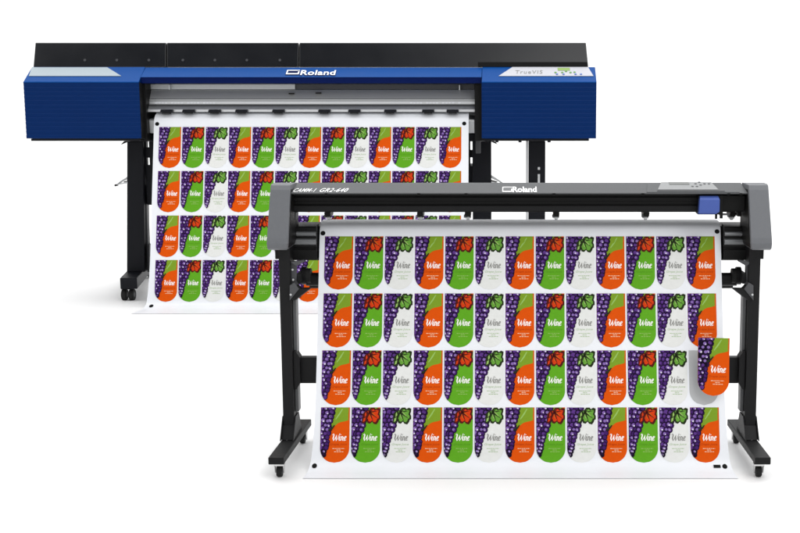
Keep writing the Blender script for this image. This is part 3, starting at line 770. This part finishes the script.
# platen, apron
e = MB(); e.prism([(8.70, Z(112.6, 8.7) - .02), (8.62, Z(114.8, 8.60) - .02), (8.53, Z(119.2, 8.53)), (8.52, Z(121, 8.52)), (8.53, Z(133.2, 8.53)), (8.75, Z(133.2, 8.53)), (8.75, Z(113.6, 8.7) - .02)], X(140.5, 125, 8.54), X(474.8, 125, 8.54), 'silver'); e.build('platen', prn, .003)
e = MB(); e.box(X(144, 137, 8.56), X(476, 137, 8.56), 8.56, 8.9, Z(141.5, 8.56), Z(133.6, 8.56), 'bluk'); e.build('apron', prn, .003)
# stand ---------------------------------------------------------
zf_t, zf_b = Z(278, 8.42), Z(289, 8.42)
yP = 8.72
def foot(fx, bx, name='foot'):
    wd = 17.0 / 140.5; a = X(fx, 283, 8.42); b = X(bx, 256, 9.62)
    e = MB(); e.hexa([(a - wd / 2, 8.42, zf_b), (a + wd / 2, 8.42, zf_b), (b + wd / 2, 9.62, zf_b), (b - wd / 2, 9.62, zf_b), (a - wd / 2, 8.42, zf_t), (a + wd / 2, 8.42, zf_t), (b + wd / 2, 9.62, zf_t), (b - wd / 2, 9.62, zf_t)], 'bluk')
    o = e.build('foot', prn, .006)
    caster(prn, X(fx, 295, 8.49), 8.49, zf_b, .082, .046, 'bluk', True); caster(prn, b, 9.55, zf_b, .082, .052, 'bluk', True)
foot(128.6, 149.0); foot(498, 489)
def post(p0, p1, yy=yP, dep=.13, splay=0.):
    e = MB(); a, b = X(p0, 200, yy), X(p1, 200, yy); zl_, zh_ = zf_t - .001, Z(141.3, yy)
    e.hexa([(a + splay, yy, zl_), (b + splay * .6, yy, zl_), (b + splay * .6, yy + dep, zl_), (a + splay, yy + dep, zl_), (a, yy, zh_), (b, yy, zh_), (b, yy + dep, zh_), (a, yy + dep, zh_)], 'bluk'); return e.build('post', prn, .005), a, b
pL, pa, pb = post(129.6, 145.4, splay=-.045)
# stepped bracket plate with two openings between post and sheet
e = MB(); y2 = yP + .05
def pq(x0, x1, p0, p1): e.box(X(x0, 170, y2), X(x1, 170, y2), y2, y2 + .03, Z(p1, y2), Z(p0, y2), 'bluk')
pq(145.6, 147.2, 141.6, 204); pq(147.2, 150.0, 147.4, 157.8); pq(147.2, 150.0, 165.0, 204); pq(150.0, 154.5, 141.6, 204)
e.build('side_plate', prn)
e = MB(); e.box(X(145.6, 225, y2), X(147.4, 225, y2), y2, y2 + .05, zf_t, Z(204.2, y2), 'dgrey'); e.build('cable_channel', prn, .002)
e = MB(); e.prism([(yP - .02, zf_t + .001), (yP + .30, zf_t + .001), (yP + .13, zf_t + .20), (yP + .01, zf_t + .20)], X(147.6, 255, yP), X(149.0, 255, yP), 'bluk'); gu = e.build('gusset', prn, .002)
for py in (256, 265):
    t = MB(); cx_ = X(149.0, py, yP); t.cyl((cx_, yP + .06, Z(py, yP)), (cx_ + .01, yP + .06, Z(py, yP)), .010, 'silverd', 10); t.build('bolt', gu)
pR, _, _ = post(472.6, 491.2)
pR2, ra, rb = post(528.6, 545.2)
e = MB(); e.box(X(526.0, 160, yP), X(528.3, 160, yP), yP + .01, yP + .11, zf_t, Z(141.6, yP), 'silver'); e.build('edge_strip', pR2)
for p0, p1 in ((167.2, 169.8), (174.2, 190)):
    t = MB(); t.box(X(537.8, 170, yP), X(540.0, 170, yP), yP - .002, yP + .001, Z(p1, yP), Z(p0, yP), 'silver'); t.build('slot_insert', pR2)
e = MB(); y2 = yP + .05
for q_ in ((468, 470.4, 133, 204), (470.4, 472.5, 150, 157.5), (470.4, 472.5, 166, 204)): e.box(X(q_[0], 170, y2), X(q_[1], 170, y2), y2, y2 + .03, Z(q_[3], y2), Z(q_[2], y2), 'bluk')
e.build('side_plate', prn)
e = MB(); e.box(X(475.6, 145, 8.55), X(480.6, 145, 8.55), 8.55, 8.60, Z(153.5, 8.55), Z(137.8, 8.55), 'dgrey'); e.build('clamp_lever', prn, .004)
e = MB(); e.box(X(145, 190, 8.9), X(530, 190, 8.9), 8.80, 8.84, Z(205, 8.8), Z(185, 8.8), 'bluk'); e.build('crossbar', prn, .005)
e = MB(); e.cyl((X(153, 190, 8.9), 9.05, Z(170, 9.05)), (X(478, 190, 8.9), 9.05, Z(170, 9.05)), .05, 'dgrey', 20); e.build('media_roller', prn, smooth=True)
# small folding hooks on the outer sides
def hook(px0, sx):
    P = lambda x, y, yy=8.76: at(px0 + sx * x, y, yy)
    e = MB()
    e.slab([P(0, 175.2), P(0, 178.2), P(-7.5, 181.6), P(-11.8, 185.0), P(-13.2, 184.4), P(-9.5, 181.4)], (0, .03, 0), 'silverm')
    e.slab([P(0, 181.0), P(0, 183.0), P(-10.6, 184.4), P(-10.6, 183.6)], (0, -.05, 0), 'silverm')
    e.slab([P(0, 180), P(0, 181), P(-5, 182.2), P(-6.5, 181.6)], (0, .02, 0), 'rail')
    e.slab([P(-10.6, 183.6), P(-13.4, 184.2), P(-13.2, 186.0), P(-11.2, 185.8)], (0, -.04, 0), 'rail')
    e.box(P(0, 183).x, P(-1.6, 183).x, 8.75, 8.80, P(0, 187).z, P(0, 183).z, 'rail')
    e.build('media_hook', prn, .001)
hook(129.5, 1); hook(491.3, -1)
for px, s_ in ((124, 1), (494.5, -1)):
    e = MB(); a = at(px, 141.2, 8.6); b_ = at(px - 3.2 * s_, 144.6, 8.6); c_ = at(px + 5 * s_, 141.2, 8.6)
    e.slab([a, b_, c_], (0, .03, 0), 'bluk'); e.build('latch_tab', prn)

# ------------------------------------------------------------------ render
scene.view_settings.view_transform = 'Standard'; scene.view_settings.look = 'None'
scene.view_settings.exposure = 0.0; scene.view_settings.gamma = 1
scene.cycles.use_denoising = True; scene.cycles.max_bounces = 6
